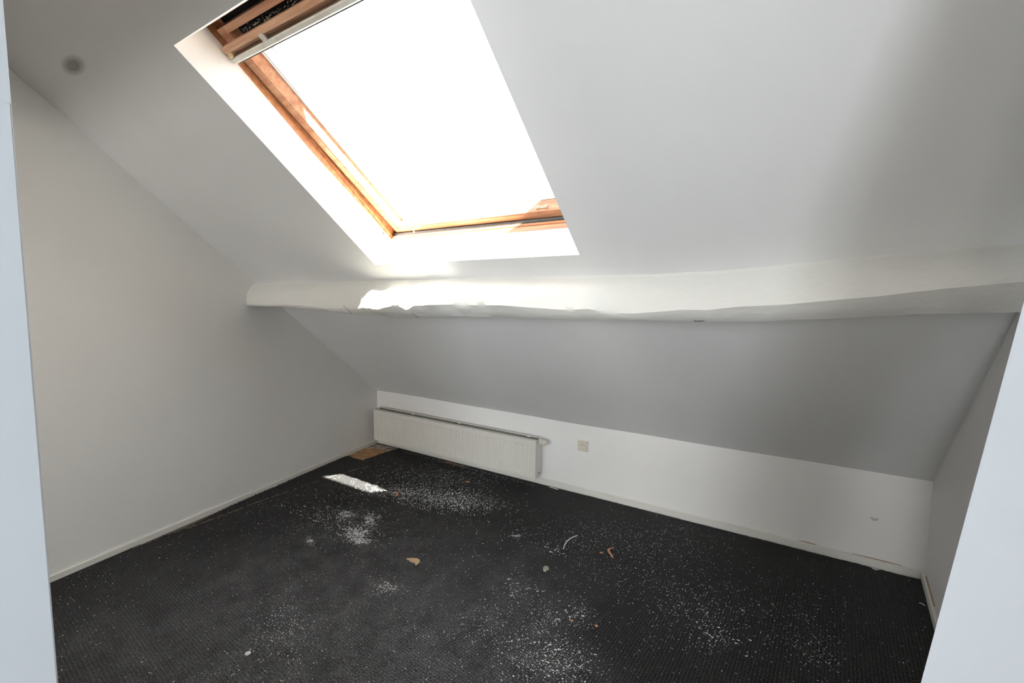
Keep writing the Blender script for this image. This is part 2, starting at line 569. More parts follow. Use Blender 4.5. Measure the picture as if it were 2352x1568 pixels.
# ------------------------------------------------------------ beam
BEAM = [((0.10, 1.558), (0.10, 1.523), (0.10, 1.500)),
        ((0.233, 1.558), (0.342, 1.523), (0.307, 1.499)), ((0.535, 1.557), (0.639, 1.524), (0.602, 1.497)),
        ((0.76, 1.552), (0.851, 1.516), (0.808, 1.481)), ((1.012, 1.551), (1.079, 1.501), (1.042, 1.467)),
        ((1.171, 1.555), (1.222, 1.493), (1.175, 1.448)), ((1.3, 1.556), (1.366, 1.513), (1.297, 1.44)),
        ((1.422, 1.557), (1.477, 1.505), (1.42, 1.442)), ((1.522, 1.558), (1.598, 1.533), (1.52, 1.442)),
        ((1.584, 1.557), (1.654, 1.528), (1.584, 1.441)), ((1.633, 1.559), (1.677, 1.50), (1.632, 1.443)), ((1.678, 1.558), (1.75, 1.537), (1.677, 1.442)),
        ((1.825, 1.56), (1.897, 1.547), (1.831, 1.452)), ((1.962, 1.563), (2.03, 1.553), (1.973, 1.462)),
        ((2.089, 1.562), (2.15, 1.549), (2.101, 1.464)), ((2.208, 1.562), (2.265, 1.552), (2.223, 1.47)),
        ((2.363, 1.56), (2.408, 1.54), (2.377, 1.468)), ((2.524, 1.558), (2.56, 1.528), (2.539, 1.469)),
        ((2.619, 1.558), (2.655, 1.539), (2.634, 1.471)), ((2.709, 1.557), (2.735, 1.517), (2.723, 1.473)),
        ((2.793, 1.557), (2.817, 1.515), (2.807, 1.472)), ((2.874, 1.557), (2.897, 1.526), (2.888, 1.473)),
        ((2.981, 1.562), (3.002, 1.544), (2.993, 1.476)), ((3.053, 1.564), (3.071, 1.544), (3.064, 1.478)),
        ((3.161, 1.573), (3.175, 1.565), (3.171, 1.484)), ((3.224, 1.579), (3.235, 1.571), (3.234, 1.49)),
        ((3.307, 1.591), (3.314, 1.581), (3.316, 1.501)), ((3.395, 1.601), (3.397, 1.598), (3.404, 1.512)),
        ((3.514, 1.616), (3.51, 1.618), (3.522, 1.53)), ((3.588, 1.621), (3.577, 1.636), (3.594, 1.541)),
        ((3.673, 1.629), (3.655, 1.653), (3.678, 1.55)), ((3.789, 1.638), (3.761, 1.672), (3.793, 1.558)),
        ((3.96, 1.655), (3.96, 1.70), (3.96, 1.572))]
TA = [s[0] for s in BEAM]; TB = [s[1] for s in BEAM]; TC = [s[2] for s in BEAM]
def beam_ring(u):
    vA, vB, vC = lerp_table(TA, u), lerp_table(TB, u), lerp_table(TC, u)
    wB = -0.15
    P = [(vA + 0.01, 0.03), (vA, 0.0)]
    for k in range(1, 9):                      # upper face, slightly rounded
        t = k / 9
        bulge = 0.022 * math.sin(math.pi * t) * (0.4 + 0.6 / (1 + math.exp((u - 2.9) * 7)))
        P.append((vA + (vB - vA) * t + bulge, wB * t))
    P.append((vB, wB))
    for k in range(1, 5):
        t = k / 5
        P.append((vB + (vC - vB) * t, wB - 0.004 * math.sin(math.pi * t)))
    P.append((vC, wB))
    P.append((vC + 0.02, wB * 0.6))
    P.append((vC + 0.02, 0.03))
    return P
bm = bmesh.new()
prev = None
NST = 300
u_start, u_end = 0.17, 3.93
for i in range(NST + 1):
    u = u_start + (u_end - u_start) * i / NST
    ring = []
    P = beam_ring(u)
    for k, (v, w) in enumerate(P):
        q = S(u, v, w)
        if 1 < k < len(P) - 2:
            a = 0.0025 * noise.noise((u * 9, k * 0.9, 3.1)) + 0.0012 * noise.noise((u * 34, k * 2.1, 7.7))
            hew = math.exp(-((u - 1.75) / 0.55) ** 2)
            a += hew * (0.009 * noise.noise((u * 11, k * 0.8, 1.3)) + 0.005 * noise.noise((u * 27, k * 1.7, 4.4)))
            edge = 1.0 if k in (10, 15) else 0.5
            q = q + (VV * 0.8 - NN * 0.6) * a * (edge + 0.5)
        ring.append(bm.verts.new(q))
    if prev:
        for k in range(len(ring)):
            bm.faces.new([prev[k], prev[(k + 1) % len(ring)], ring[(k + 1) % len(ring)], ring[k]])
    else:
        bm.faces.new(ring)
    prev = ring
bm.faces.new(prev)
beam = obj('roof_beam', bm, 'beam', loc=(2.0, -1.25, 1.36), smooth=True)
me = beam.data
for poly in me.polygons:
    poly.use_smooth = True
beam_sharp = bmesh.new(); beam_sharp.from_mesh(me)
for e in beam_sharp.edges:
    if len(e.link_faces) == 2 and e.calc_face_angle() > math.radians(38):
        e.smooth = False
beam_sharp.to_mesh(me); beam_sharp.free()
tag(beam, 'rough hewn timber purlin painted white under the roof window', 'beam')
def beam_crack(path, wdt):
    bm = bmesh.new()
    for (a, b) in zip(path, path[1:]):
        a, b = Vector(a), Vector(b)
        d = (b - a).normalized()
        side = d.cross(VV * 0.5 - NN).normalized() * wdt
        face(bm, [a - side, a + side, b + side * 0.6, b - side * 0.6])
    obj('crack', bm, 'crack', beam, label='dark split in the painted timber')

off = NN * -0.003
for path, wd in (([(1.2324, -1.3046, 1.326), (1.2189, -1.286, 1.3115), (1.2246, -1.2707, 1.2995), (1.2216, -1.2455, 1.2798)], 0.0022),
                 ([(1.6989, -1.2596, 1.2909), (1.7091, -1.2457, 1.28), (1.7193, -1.2317, 1.269)], 0.0016),
                 ([(3.030, -1.2672, 1.2970), (3.0465, -1.2667, 1.2964), (3.064, -1.2693, 1.2984)], 0.0014)):
    beam_crack([Vector(p) + off for p in path], wd)

# ------------------------------------------------------------ roof window
W0 = S(2.06, 2.2, 0.15)
win = thing('window_1', 'wooden centre-pivot roof window in the sloping ceiling', None, W0, kind='structure')
U0_, U1_ = 1.505, 2.612
V0_, V1_ = 1.679, 2.738
# plaster reveal
bm = bmesh.new()
q = lambda u, v, w: S(u, v, w)
face(bm, [q(HU0, HV0, 0), q(HU0, HV1, 0), q(U0_, V1_, .152), q(U0_, V0_, .152)])
face(bm, [q(HU1, HV0, 0), q(HU1, HV1, 0), q(U1_, V1_, .152), q(U1_, V0_, .152)])
face(bm, [q(HU0, HV0, 0), q(HU1, HV0, 0), q(U1_, V0_, .152), q(U0_, V0_, .152)])
face(bm, [q(HU0, HV1, 0), q(HU1, HV1, 0), q(U1_, V1_, .152), q(U0_, V1_, .152)])
obj('reveal', bm, 'wall', win, label='white plaster reveal of the window')

# fixed outer frame: four rails with a stepped inner lip
def frame_piece(name, prof, axis, span, mat='wood'):
    """prof: list of (across, w); axis 'u' runs along u at v=across, axis 'v' runs along v at u=across. Mitred by span functions."""
    bm = bmesh.new()
    if axis == 'u':
        A = [bm.verts.new(S(span[0](c, w), c, w)) for c, w in prof]
        Bv = [bm.verts.new(S(span[1](c, w), c, w)) for c, w in prof]
    else:
        A = [bm.verts.new(S(c, span[0](c, w), w)) for c, w in prof]
        Bv = [bm.verts.new(S(c, span[1](c, w), w)) for c, w in prof]
    bm.faces.new(A); bm.faces.new(Bv)
    n = len(prof)
    for i in range(n):
        bm.faces.new([A[i], A[(i + 1) % n], Bv[(i + 1) % n], Bv[i]])
    return bm

def fprof(base, s):
    # s=+1 : opening lies towards larger coordinate
    return [(base - s * 0.06, 0.150), (base + s * 0.0005, 0.150), (base + s * 0.001, 0.178), (base - s * 0.004, 0.180),
            (base - s * 0.004, 0.183), (base + s * 0.001, 0.185), (base + s * 0.001, 0.198), (base - s * 0.008, 0.202),
            (base - s * 0.008, 0.290), (base - s * 0.06, 0.290)]
mit_lo = lambda base: (lambda c, w: 0)
# bottom / top run along u, mitred with the side frames
def span_u(baseV, sV):
    return (lambda c, w: U0_ + (c - baseV) * sV, lambda c, w: U1_ - (c - baseV) * sV)
def span_v(baseU, sU):
    return (lambda c, w: V0_ + (c - baseU) * sU, lambda c, w: V1_ - (c - baseU) * sU)
bm = frame_piece('frame_rail', fprof(V0_, 1), 'u', span_u(V0_, 1)); obj('frame_rail', bm, 'wood', win)
bm = frame_piece('frame_rail', fprof(V1_, -1), 'u', span_u(V1_, -1)); obj('frame_rail', bm, 'wood', win)
bm = frame_piece('frame_stile', fprof(U0_, 1), 'v', span_v(U0_, 1)); fs = obj('frame_stile', bm, 'wood', win)
bm = frame_piece('frame_stile', fprof(U1_, -1), 'v', span_v(U1_, -1)); obj('frame_stile', bm, 'wood', win)
# screw hole in the left stile
bm = bmesh.new()
cyl(bm, S(1.5058, 1.735, 0.163), S(1.5068, 1.735, 0.163), 0.0065, 14)
obj('screw_hole', bm, 'black', fs, label='dark screw hole')
# rubber gasket between frame and sash
bm = bmesh.new()
G0, G1, H0, H1 = U0_ + 0.004, U1_ - 0.004, V0_ - 0.001, V1_ - 0.004
box(bm, G0 - .02, G1 + .02, H0 - .02, H0 + 0.010, 0.235, 0.262, S)
box(bm, G0 - .008, G1 + .008, H0 - 0.0075, H0 + 0.003, 0.2035, 0.2175, S)
box(bm, G0 - .02, G0 + 0.006, H0, H1, 0.235, 0.262, S)
box(bm, G1 - 0.006, G1 + .02, H0, H1, 0.235, 0.262, S)
box(bm, G0 - .02, G1 + .02, H1 - 0.004, H1 + .02, 0.235, 0.262, S)
cyl(bm, S(G0, H0 + 0.002, 0.2105), S(G1, H0 + 0.002, 0.2105), 0.0042, 8)
obj('gasket', bm, 'gasket', win, label='dark grey rubber seal around the sash')
# metal cladding ring outside, unseen, shaped to trim the sun patch
bm = bmesh.new()
CU0, CU1, CV0, CV1 = 1.530, 2.535, 1.695, 2.60
for (a, b, c, d) in ((1.40, CU0, 1.58, 2.86), (CU1, 2.72, 1.58, 2.86), (CU0, CU1, 1.58, CV0), (CU0, CU1, CV1, 2.86)):
    box(bm, a, b, c, d, 0.292, 0.385 if a == CU1 else 0.335, S)
obj('cladding', bm, 'cladding', win, label='grey metal weather cladding outside')

bm = bmesh.new()  # dark plate added to paint the shade under the top rail
box(bm, U0_ + 0.02, U1_ - 0.01, 2.7175, V1_ - 0.002, 0.205, 0.215, S)
obj('gap_shade', bm, 'dark', win, label='dark plate painted as shade under the top frame rail')
# pivoting sash, tipped slightly: top comes inwards
TILT = 0.0568
def T(u, v, w):
    return S(u, v, 0.192 - TILT * (v - 2.2) + w)
SU0, SU1, SV0, SV1 = 1.521, 2.604, 1.683, 2.716
IU0, IU1, IV0 = 1.560, 2.565, 1.716
sash = None
def sprof(base, inner, s):
    return [(base, 0.0), (base + (inner - base) * 0.82, 0.0), (base + (inner - base) * 0.84, 0.003),
            (inner, 0.0035), (inner + s * 0.016, 0.047), (inner + s * 0.016, 0.062), (base, 0.062)]
bm = bmesh.new()
def sash_piece(prof, axis, fa, fb):
    if axis == 'u':
        A = [bm.verts.new(T(fa(c), c, w)) for c, w in prof]; Bv = [bm.verts.new(T(fb(c), c, w)) for c, w in prof]
    else:
        A = [bm.verts.new(T(c, fa(c), w)) for c, w in prof]; Bv = [bm.verts.new(T(c, fb(c), w)) for c, w in prof]
    bm.faces.new(A); bm.faces.new(Bv)
    n = len(prof)
    for i in range(n):
        bm.faces.new([A[i], A[(i + 1) % n], Bv[(i + 1) % n], Bv[i]])
kb = (IU0 - SU0) / (IV0 - SV0)
sash_piece(sprof(SV0, IV0, 1), 'u', lambda c: SU0 + (c - SV0) * kb, lambda c: SU1 - (c - SV0) * kb)
sash_piece(sprof(SU0, IU0, 1), 'v', lambda c: SV0 + (c - SU0) / kb, lambda c: SV1)
sash_piece(sprof(SU1, IU1, -1), 'v', lambda c: SV0 + (SU1 - c) / kb, lambda c: SV1)
# top rail and the rail under the ventilation slot
box(bm, IU0 - 0.004, IU1 + 0.004, 2.693, SV1, 0.001, 0.062, T)
box(bm, IU0 - 0.004, IU1 + 0.004, 2.604, 2.668, -0.006, 0.062, T)
sash = obj('sash', bm, 'wood_rail', win, loc=T(2.06, 2.2, 0.03), label='brown varnished pivoting sash')
# back of ventilation slot, blackened to paint its shade
bm = bmesh.new()
box(bm, IU0, IU1, 2.66, 2.70, 0.040, 0.061, T)
obj('slot_shade', bm, 'dark', sash, label='blackened back of the ventilation slot, shade painted in')
# glass
bm = bmesh.new()
box(bm, IU0 + 0.010, IU1 - 0.010, IV0 + 0.010, 2.610, 0.048, 0.054, T)
obj('glass_pane', bm, 'glass', sash)
# glazing strip along left and right edge of the pane
bm = bmesh.new()
box(bm, IU0 + 0.0155, IU0 + 0.0235, IV0 + 0.018, 2.604, 0.043, 0.0478, T)
box(bm, IU1 - 0.0235, IU1 - 0.0155, IV0 + 0.018, 2.604, 0.043, 0.0478, T)
obj('glazing_strip', bm, 'alu', sash, label='pale grey glazing strip')
# aluminium cover on the outside of the sash
bm = bmesh.new()
for (a, b, c, d) in ((1.530, 1.5795, 1.70, 2.612), (2.5455, 2.60, 1.70, 2.612), (1.5795, 2.5455, 1.70, 1.7355)):
    box(bm, a, b, c, d, 0.0545, 0.092, T)
obj('sash_cover', bm, 'alu', sash, label='pale aluminium cover outside the sash')
# ventilation flap
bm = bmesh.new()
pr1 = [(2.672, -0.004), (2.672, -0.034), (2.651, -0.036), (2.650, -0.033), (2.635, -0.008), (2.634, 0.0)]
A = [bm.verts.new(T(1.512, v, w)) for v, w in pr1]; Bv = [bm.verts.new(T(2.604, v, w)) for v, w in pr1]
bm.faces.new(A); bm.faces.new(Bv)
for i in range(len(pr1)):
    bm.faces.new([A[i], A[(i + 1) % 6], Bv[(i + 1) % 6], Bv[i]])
obj('ventilation_flap', bm, 'wood_lit', sash, label='wooden ventilation flap across the top of the sash')
# grey handle bar
bm = bmesh.new()
pr2 = [(2.6315, -0.006), (2.6325, -0.034), (2.628, -0.038), (2.616, -0.037), (2.612, -0.032), (2.612, -0.006)]
A = [bm.verts.new(T(1.513, v, w)) for v, w in pr2]; Bv = [bm.verts.new(T(2.606, v, w)) for v, w in pr2]
bm.faces.new(A); bm.faces.new(Bv)
for i in range(len(pr2)):
    bm.faces.new([A[i], A[(i + 1) % 6], Bv[(i + 1) % 6], Bv[i]])
obj('handle_bar', bm, 'alu', sash, label='pale grey aluminium bar below the flap')
bm = bmesh.new()  # thin dark strip below the handle bar
box(bm, 1.535, 2.60, 2.6085, 2.6125, -0.030, -0.004, T)
obj('bar_strip', bm, 'gasket', sash, label='thin dark blue-grey strip under the bar')
# white bracket on the flap and the orange wooden plug at its left end
bm = bmesh.new()
box(bm, 1.742, 1.757, 2.629, 2.656, -0.046, -0.030, T)
bevel(bm, 0.002)
obj('flap_bracket', bm, 'alu', sash, label='small white bracket on the flap')
bm = bmesh.new()
box(bm, 1.520, 1.545, 2.632, 2.652, -0.040, -0.006, T)
bevel(bm, 0.006, 3)
obj('end_block', bm, 'beige', sash, label='orange wooden end block')
# two catch plates on the bottom rail
def catch(uc):
    bm = bmesh.new()
    f = lambda u, v, w: T(u, v, w)
    v0 = IV0 + 0.004
    for du in (-0.020, 0.020):
        box(bm, uc + du - 0.007, uc + du + 0.007, v0, v0 + 0.010, 0.012, 0.026, f)
        cyl(bm, T(uc + du, v0 + 0.011, 0.019), T(uc + du, v0 + 0.014, 0.019), 0.004, 10)
    box(bm, uc - 0.020, uc + 0.020, v0 + 0.001, v0 + 0.005, 0.015, 0.023, f)
    bevel(bm, 0.001, 1)
    return bm
obj('catch_plate', catch(1.70), 'brass', sash)
obj('catch_plate', catch(2.40), 'brass', sash)
# bent white hook hanging from the bottom rail
bm = bmesh.new()
pth = [T(1.712, 1.712, -0.002), T(1.700, 1.714, -0.012), T(1.680, 1.712, -0.018), T(1.672, 1.704, -0.020), T(1.664, 1.690, -0.022)]
for a, b in zip(pth, pth[1:]):
    cyl(bm, a, b, 0.0032, 8)
obj('hook', bm, 'plastic', sash, label='bent cream hook on the bottom rail')
# cobwebs and dust in the ventilation slot
bm = bmesh.new()
for k in range(160):
    u = 1.60 + abs(random.gauss(0, 0.22))
    v = 2.674 + abs(random.gauss(0, 0.005))
    if u > 2.5 or v > 2.692:
        continue
    c = T(u, v, random.uniform(-0.004, 0.03))
    r = random.uniform(0.0006, 0.0018)
    a = random.uniform(0, 6)
    e = Vector((math.cos(a), math.sin(a) * .5, math.sin(a))) * r * random.choice((1, 1, 2, 5))
    s = Vector((r * .5, r * .5, -r))
    face(bm, [c - e, c + s, c + e, c - s])
obj('dust', bm, 'grey_chip', sash, kind='stuff', label='grey cobweb dust in the slot')

# ------------------------------------------------------------ carpet
edge = [(0.399, -2.34), (0.386, -2.287), (0.366, -2.218), (0.352, -2.126), (0.345, -2.08), (0.348, -2.02), (0.364, -1.931),
        (0.344, -1.859), (0.363, -1.8), (0.336, -1.701), (0.311, -1.618), (0.270, -1.482), (0.248, -1.374), (0.226, -1.246),
        (0.198, -1.071), (0.160, -0.867), (0.130, -0.684), (0.098, -0.494), (0.092, -0.435), (0.105, -0.422), (0.184, -0.431),
        (0.262, -0.428)]
seam = [(0.469, -0.428), (0.40, -0.639), (0.371, -0.867), (0.366, -1.007), (0.358, -1.199), (0.354, -1.318), (0.360, -1.539), (0.362, -1.76)]
def jag(poly, step, amp, seed):
    rnd = random.Random(seed)
    out = []
    for (ax, ay), (bx, by) in zip(poly, poly[1:]):
        L = math.hypot(bx - ax, by - ay)
        n = max(1, int(L / step))
        for k in range(n):
            t = k / n
            out.append((ax + (bx - ax) * t + rnd.uniform(-amp, amp), ay + (by - ay) * t + rnd.uniform(-amp, amp)))
    out.append(poly[-1])
    return out
left_edge = jag(edge, 0.012, 0.0035, 3)
# main piece: everything right of the seam
seam_up = list(reversed(seam))                     # from front to back
front = [(0.436, -2.5), (0.93, -5.4), (3.92, -5.4), (3.92, -2.37), (3.832, -2.34), (3.832, -1.2), (3.92, -0.19), (3.932, -0.022)]
back_right = jag([(3.932, -0.022), (3.2, -0.024), (2.75, -0.026), (2.2, -0.022), (1.95, -0.030), (1.80, -0.034), (0.50, -0.034), (0.306, -0.022)], 0.016, 0.003, 5)
cut = [(0.306, -0.02), (0.291, -0.198), (0.289, -0.361), (0.283, -0.405), (0.262, -0.428)]
# left strip lies between wall edge and seam; main carpet goes from seam start round the room
i_split = min(range(len(left_edge)), key=lambda i: abs(left_edge[i][1] + 1.80) + abs(left_edge[i][0] - .36) * .2)
strip_edge = left_edge[i_split:]                   # from front (y=-1.8) to back (y=-0.43)
low_edge = left_edge[:i_split + 1]
main_poly = low_edge[:]                            # wall side, front part
main_poly += seam_up[0:1] + seam_up[1:]            # up the seam
main_poly += [(0.40, -0.43), (0.30, -0.43)] if False else []
main_poly += [(0.44, -0.425), (0.275, -0.42)][0:0]
main_poly += list(reversed(cut))[1:] if False else []
# corner: carpet tongue between the seam top and the cut-out belongs to the main piece
main_poly += [(0.283, -0.405), (0.289, -0.361), (0.291, -0.198), (0.306, -0.022)]
main_poly += list(reversed(back_right))[1:]
main_poly += list(reversed(front))[1:]
bm = bmesh.new()
def flat(bm, poly, z0, z1):
    t = [bm.verts.new((x, y, z1)) for x, y in poly]
    b = [bm.verts.new((x, y, z0)) for x, y in poly]
    f = bm.faces.new(t)
    n = len(poly)
    for i in range(n):
        bm.faces.new([t[i], t[(i + 1) % n], b[(i + 1) % n], b[i]])
    bmesh.ops.triangulate(bm, faces=[f])
flat(bm, main_poly, -0.0055, 0.0005)
carpet = obj('carpet', bm, 'carpet')
tag(carpet, 'large black woven carpet strewn with white plaster dust', 'carpet')
strip_poly = strip_edge + [(x - 0.0035, y) for x, y in seam]
bm = bmesh.new()
flat(bm, strip_poly, -0.0055, 0.0008)
cs = obj('carpet_strip', bm, 'carpet')
tag(cs, 'narrow black carpet offcut with ragged edge along the left wall', 'carpet')
# loose yarns of the seam
bm = bmesh.new()
rnd = random.Random(4)
for (ax, ay), (bx, by) in zip(seam, seam[1:]):
    n = int(math.hypot(bx - ax, by - ay) / 0.012)
    for k in range(n):
        if rnd.random() < 0.45:
            continue
        t = (k + rnd.random()) / n
        x, y = ax + (bx - ax) * t, ay + (by - ay) * t
        L = rnd.uniform(0.006, 0.016)
        a = math.atan2(by - ay, bx - ax) + rnd.uniform(-0.35, 0.35)
        cyl(bm, (x - L * math.cos(a), y - L * math.sin(a), 0.0014), (x + L * math.cos(a), y + L * math.sin(a), 0.0018), 0.0008, 5)
obj('yarn', bm, 'beige', cs, kind='stuff', label='pale backing threads showing along the seam')
# frayed tufts along the ragged edges
bm = bmesh.new()
for (x, y) in left_edge[::1]:
    for k in range(2):
        a = rnd.uniform(2.2, 4.2)
        L = rnd.uniform(0.003, 0.007)
        cyl(bm, (x, y, 0), (x + L * math.cos(a), y + L * math.sin(a), rnd.uniform(0.0, 0.008)), 0.0018, 5, 0.0008)
obj('fringe', bm, 'carpet', cs, kind='stuff', label='frayed black tufts on the cut edge')
# bare board in the corner
bm = bmesh.new()
flat(bm, [(0.022, -0.05), (0.07, -0.40), (0.10, -0.44), (0.29, -0.44), (0.33, -0.1), (0.33, -0.03)], -0.006, -0.0035)
tag(obj('floor_board', bm, 'board', bpy.data.objects['floor']), 'bare orange-brown floor board in the corner', None)
bd = bpy.data.objects['floor_board']
bm = bmesh.new()
face(bm, [(0.03, -0.052, -0.0028), (0.055, -0.20, -0.0028), (0.14, -0.14, -0.0028), (0.24, -0.12, -0.0028), (0.33, -0.16, -0.0028), (0.33, -0.03, -0.0028)])
M_d, nt, p = new_mat('dust_film')
tc = nd(nt, 'ShaderNodeTexCoord')
n_ = nd(nt, 'ShaderNodeTexNoise', Scale=14.0, Detail=4.0)
nt.links.new(tc.outputs['Object'], n_.inputs['Vector'])
r_ = ramp(nt, n_.outputs['Fac'], [(0.35, (0.25, 0.25, 0.25)), (0.62, (0.9, 0.9, 0.9))])
trn = nt.nodes.new('ShaderNodeBsdfTransparent'); mixs = nt.nodes.new('ShaderNodeMixShader')
nt.links.new(r_.outputs['Color'], mixs.inputs['Fac']); nt.links.new(trn.outputs[0], mixs.inputs[1]); nt.links.new(p.outputs[0], mixs.inputs[2])
nt.links.new(mixs.outputs[0], nt.nodes['Material Output'].inputs['Surface'])
p.inputs['Base Color'].default_value = (0.72, 0.68, 0.62, 1)
p.inputs['Roughness'].default_value = 0.9
M['dustfilm'] = M_d
obj('dust_patch', bm, 'dustfilm', bpy.data.objects['floor'], label='pale dust on the bare board')

# ------------------------------------------------------------ radiator
RX0, RX1, RYF, RYB, RZ0, RZ1 = 0.086, 1.792, -0.120, -0.034, 0.062, 0.3505
rad = thing('radiator', 'long low white panel radiator under the sloping ceiling', 'radiator', (0.94, -0.075, 0.062))
bm = bmesh.new()
NF = 50
flx0, flx1 = RX0 + 0.03, RX1 - 0.022
pit = (flx1 - flx0) / NF
xs = [RX0]
dep = [0.0]
for k in range(NF):
    b0 = flx0 + k * pit
    xs += [b0, b0 + pit * 0.28, b0 + pit * 0.42, b0 + pit * 0.86]
    dep += [0.0, 0.0, 1.0, 1.0]
xs += [flx1, RX1]; dep += [0.0, 0.0]
zs = [(RZ0, 0, 0.006), (RZ0 + 0.004, 0, 0.0), (RZ0 + 0.014, 0, 0.0), (RZ0 + 0.016, 0, 0.002), (RZ0 + 0.018, 0, 0.0), (RZ0 + 0.038, 0, 0.0), (RZ0 + 0.046, 1, 0.0),
      (RZ1 - 0.044, 1, 0.0), (RZ1 - 0.036, 0, 0.0), (RZ1 - 0.005, 0, 0.0), (RZ1, 0, 0.005), (RZ1, 0, 0.012), (RZ1 - 0.02, 0, 0.012)]
g = {}
for j, (z, fl, off) in enumerate(zs):
    for i, x in enumerate(xs):
        g[i, j] = bm.verts.new((x, RYF + off + fl * dep[i] * 0.0065, z))
for j in range(len(zs) - 1):
    for i in range(len(xs) - 1):
        bm.faces.new([g[i, j], g[i + 1, j], g[i + 1, j + 1], g[i, j + 1]])
obj('front_panel', bm, 'radiator', rad, label='fluted white front panel')
bm = bmesh.new()
box(bm, RX0 + 0.004, RX1 - 0.004, RYB - 0.012, RYB, RZ0 + 0.02, RZ1 + 0.010)
bevel(bm, 0.002)
obj('back_panel', bm, 'radiator', rad)
bm = bmesh.new()  # plates darkened to paint the shade in the top slots
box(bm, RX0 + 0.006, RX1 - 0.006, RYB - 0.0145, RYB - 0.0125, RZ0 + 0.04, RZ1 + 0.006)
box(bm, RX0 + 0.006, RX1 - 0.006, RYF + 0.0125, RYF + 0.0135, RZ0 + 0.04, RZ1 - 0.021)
obj('shade_plate', bm, 'rad_shade', rad, label='grey plates painted with the shade inside the slots')
bm = bmesh.new()
box(bm, RX0 + 0.01, RX1 - 0.01, RYF + 0.032, RYF + 0.036, RZ0 + 0.05, RZ1 + 0.001)
obj('middle_rail', bm, 'radiator', rad)
# convector sheet between the panels
bm = bmesh.new()
nz = 190
pv = None
for k in range(nz + 1):
    x = RX0 + 0.02 + (RX1 - RX0 - 0.04) * k / nz
    y = RYF + (0.042 if k % 2 else 0.068)
    v = (bm.verts.new((x, y, RZ0 + 0.03)), bm.verts.new((x, y, RZ1 - 0.03)))
    if pv:
        bm.faces.new([pv[0], v[0], v[1], pv[1]])
    pv = v
obj('convector_fin', bm, 'rad_shade', rad, kind='stuff', label='folded convector sheet inside, shade in its grey')
bm = bmesh.new()
box(bm, RX0 + 0.006, RX1 - 0.006, RYF + 0.014, RYB - 0.013, RZ0 + 0.02, RZ0 + 0.026)
obj('bottom_plate', bm, 'rad_shade', rad)
for x0 in (RX0 - 0.0015, RX1 - 0.001):
    bm = bmesh.new()
    pts = [(RYF + 0.003, RZ0 + 0.004), (RYF + 0.05, RZ0 + 0.006), (RYF + 0.052, RZ0 + 0.036), (RYF + 0.060, RZ0 + 0.042), (RYF + 0.062, RZ0 + 0.030), (RYB, RZ0 + 0.034),
           (RYB, RZ1 + 0.012), (RYF + 0.003, RZ1 - 0.001)]
    a = [bm.verts.new((x0, y, z)) for y, z in pts]
    b = [bm.verts.new((x0 + 0.0025, y, z)) for y, z in pts]
    bm.faces.new(a); bm.faces.new(b)
    for i in range(len(pts)):
        bm.faces.new([a[i], a[(i + 1) % len(pts)], b[(i + 1) % len(pts)], b[i]])
    obj('side_panel', bm, 'radiator', rad)
for bx_ in (0.52, 1.04, 1.70):
    bm = bmesh.new()
    box(bm, bx_ - 0.012, bx_ + 0.012, RYB - 0.030, RYB - 0.010, RZ1 + 0.004, RZ1 + 0.0135)
    bevel(bm, 0.002)
    obj('hanger_clip', bm, 'radiator', rad)
# thermostatic valve on the right end
vz, vy = RZ1 - 0.012, -0.072
bm = bmesh.new()
cyl(bm, (RX1, vy, vz), (RX1 + 0.014, vy, vz), 0.014, 16)
vc = obj('valve_collar', bm, 'chrome', rad, label='dull metal collar of the valve')
bm = bmesh.new()
cyl(bm, (RX1 + 0.012, vy, vz), (RX1 + 0.026, vy, vz), 0.021, 24, 0.0225)
cyl(bm, (RX1 + 0.026, vy, vz), (RX1 + 0.060, vy, vz), 0.0225, 24, 0.021)
cyl(bm, (RX1 + 0.060, vy, vz), (RX1 + 0.072, vy, vz), 0.020, 24, 0.013)
for k in range(16):
    a = k * math.pi / 8
    cyl(bm, (RX1 + 0.028, vy + 0.0222 * math.cos(a), vz + 0.0222 * math.sin(a)), (RX1 + 0.058, vy + 0.0212 * math.cos(a), vz + 0.0212 * math.sin(a)), 0.0013, 6)
obj('thermostat_head', bm, 'plastic', rad, label='cream thermostatic valve head')
bm = bmesh.new()
cyl(bm, (RX1 - 0.005, RYF + 0.056, RZ0 + 0.036), (RX1 + 0.010, RYF + 0.056, RZ0 + 0.036), 0.0085, 14)
obj('drain_plug', bm, 'chrome', rad, label='small metal plug at the lower corner')
for bx_ in (0.35, 1.5):
    bm = bmesh.new()
    box(bm, bx_ - 0.02, bx_ + 0.02, RYB - 0.001, 0.0, RZ0 + 0.05, RZ1 - 0.03)
    obj('wall_bracket', bm, 'radiator', rad)
bm = bmesh.new()
for (dx, dz, l, a) in ((0, 0, 0.012, 1.4), (0.004, -0.008, 0.012, -0.7), (-0.003, -0.010, 0.006, 0.6)):
    c = Vector((1.632 + dx, RYF - 0.0008, 0.312 + dz)); d = Vector((math.cos(a) * l / 2, 0, math.sin(a) * l / 2)); s = Vector((0, 0, 0.0009)) if abs(math.cos(a)) > .5 else Vector((0.0009, 0, 0))
    face(bm, [c - d - s, c + d - s, c + d + s, c - d + s])
obj('scratch', bm, 'crack', rad, label='small dark scratch on the front')

# ------------------------------------------------------------ wall socket
sx, sz = 2.112, 0.346
soc = thing('wall_socket', 'square cream wall socket on the knee wall beside the radiator', 'socket', (sx, 0, sz))
bm = bmesh.new()
hw = 0.039
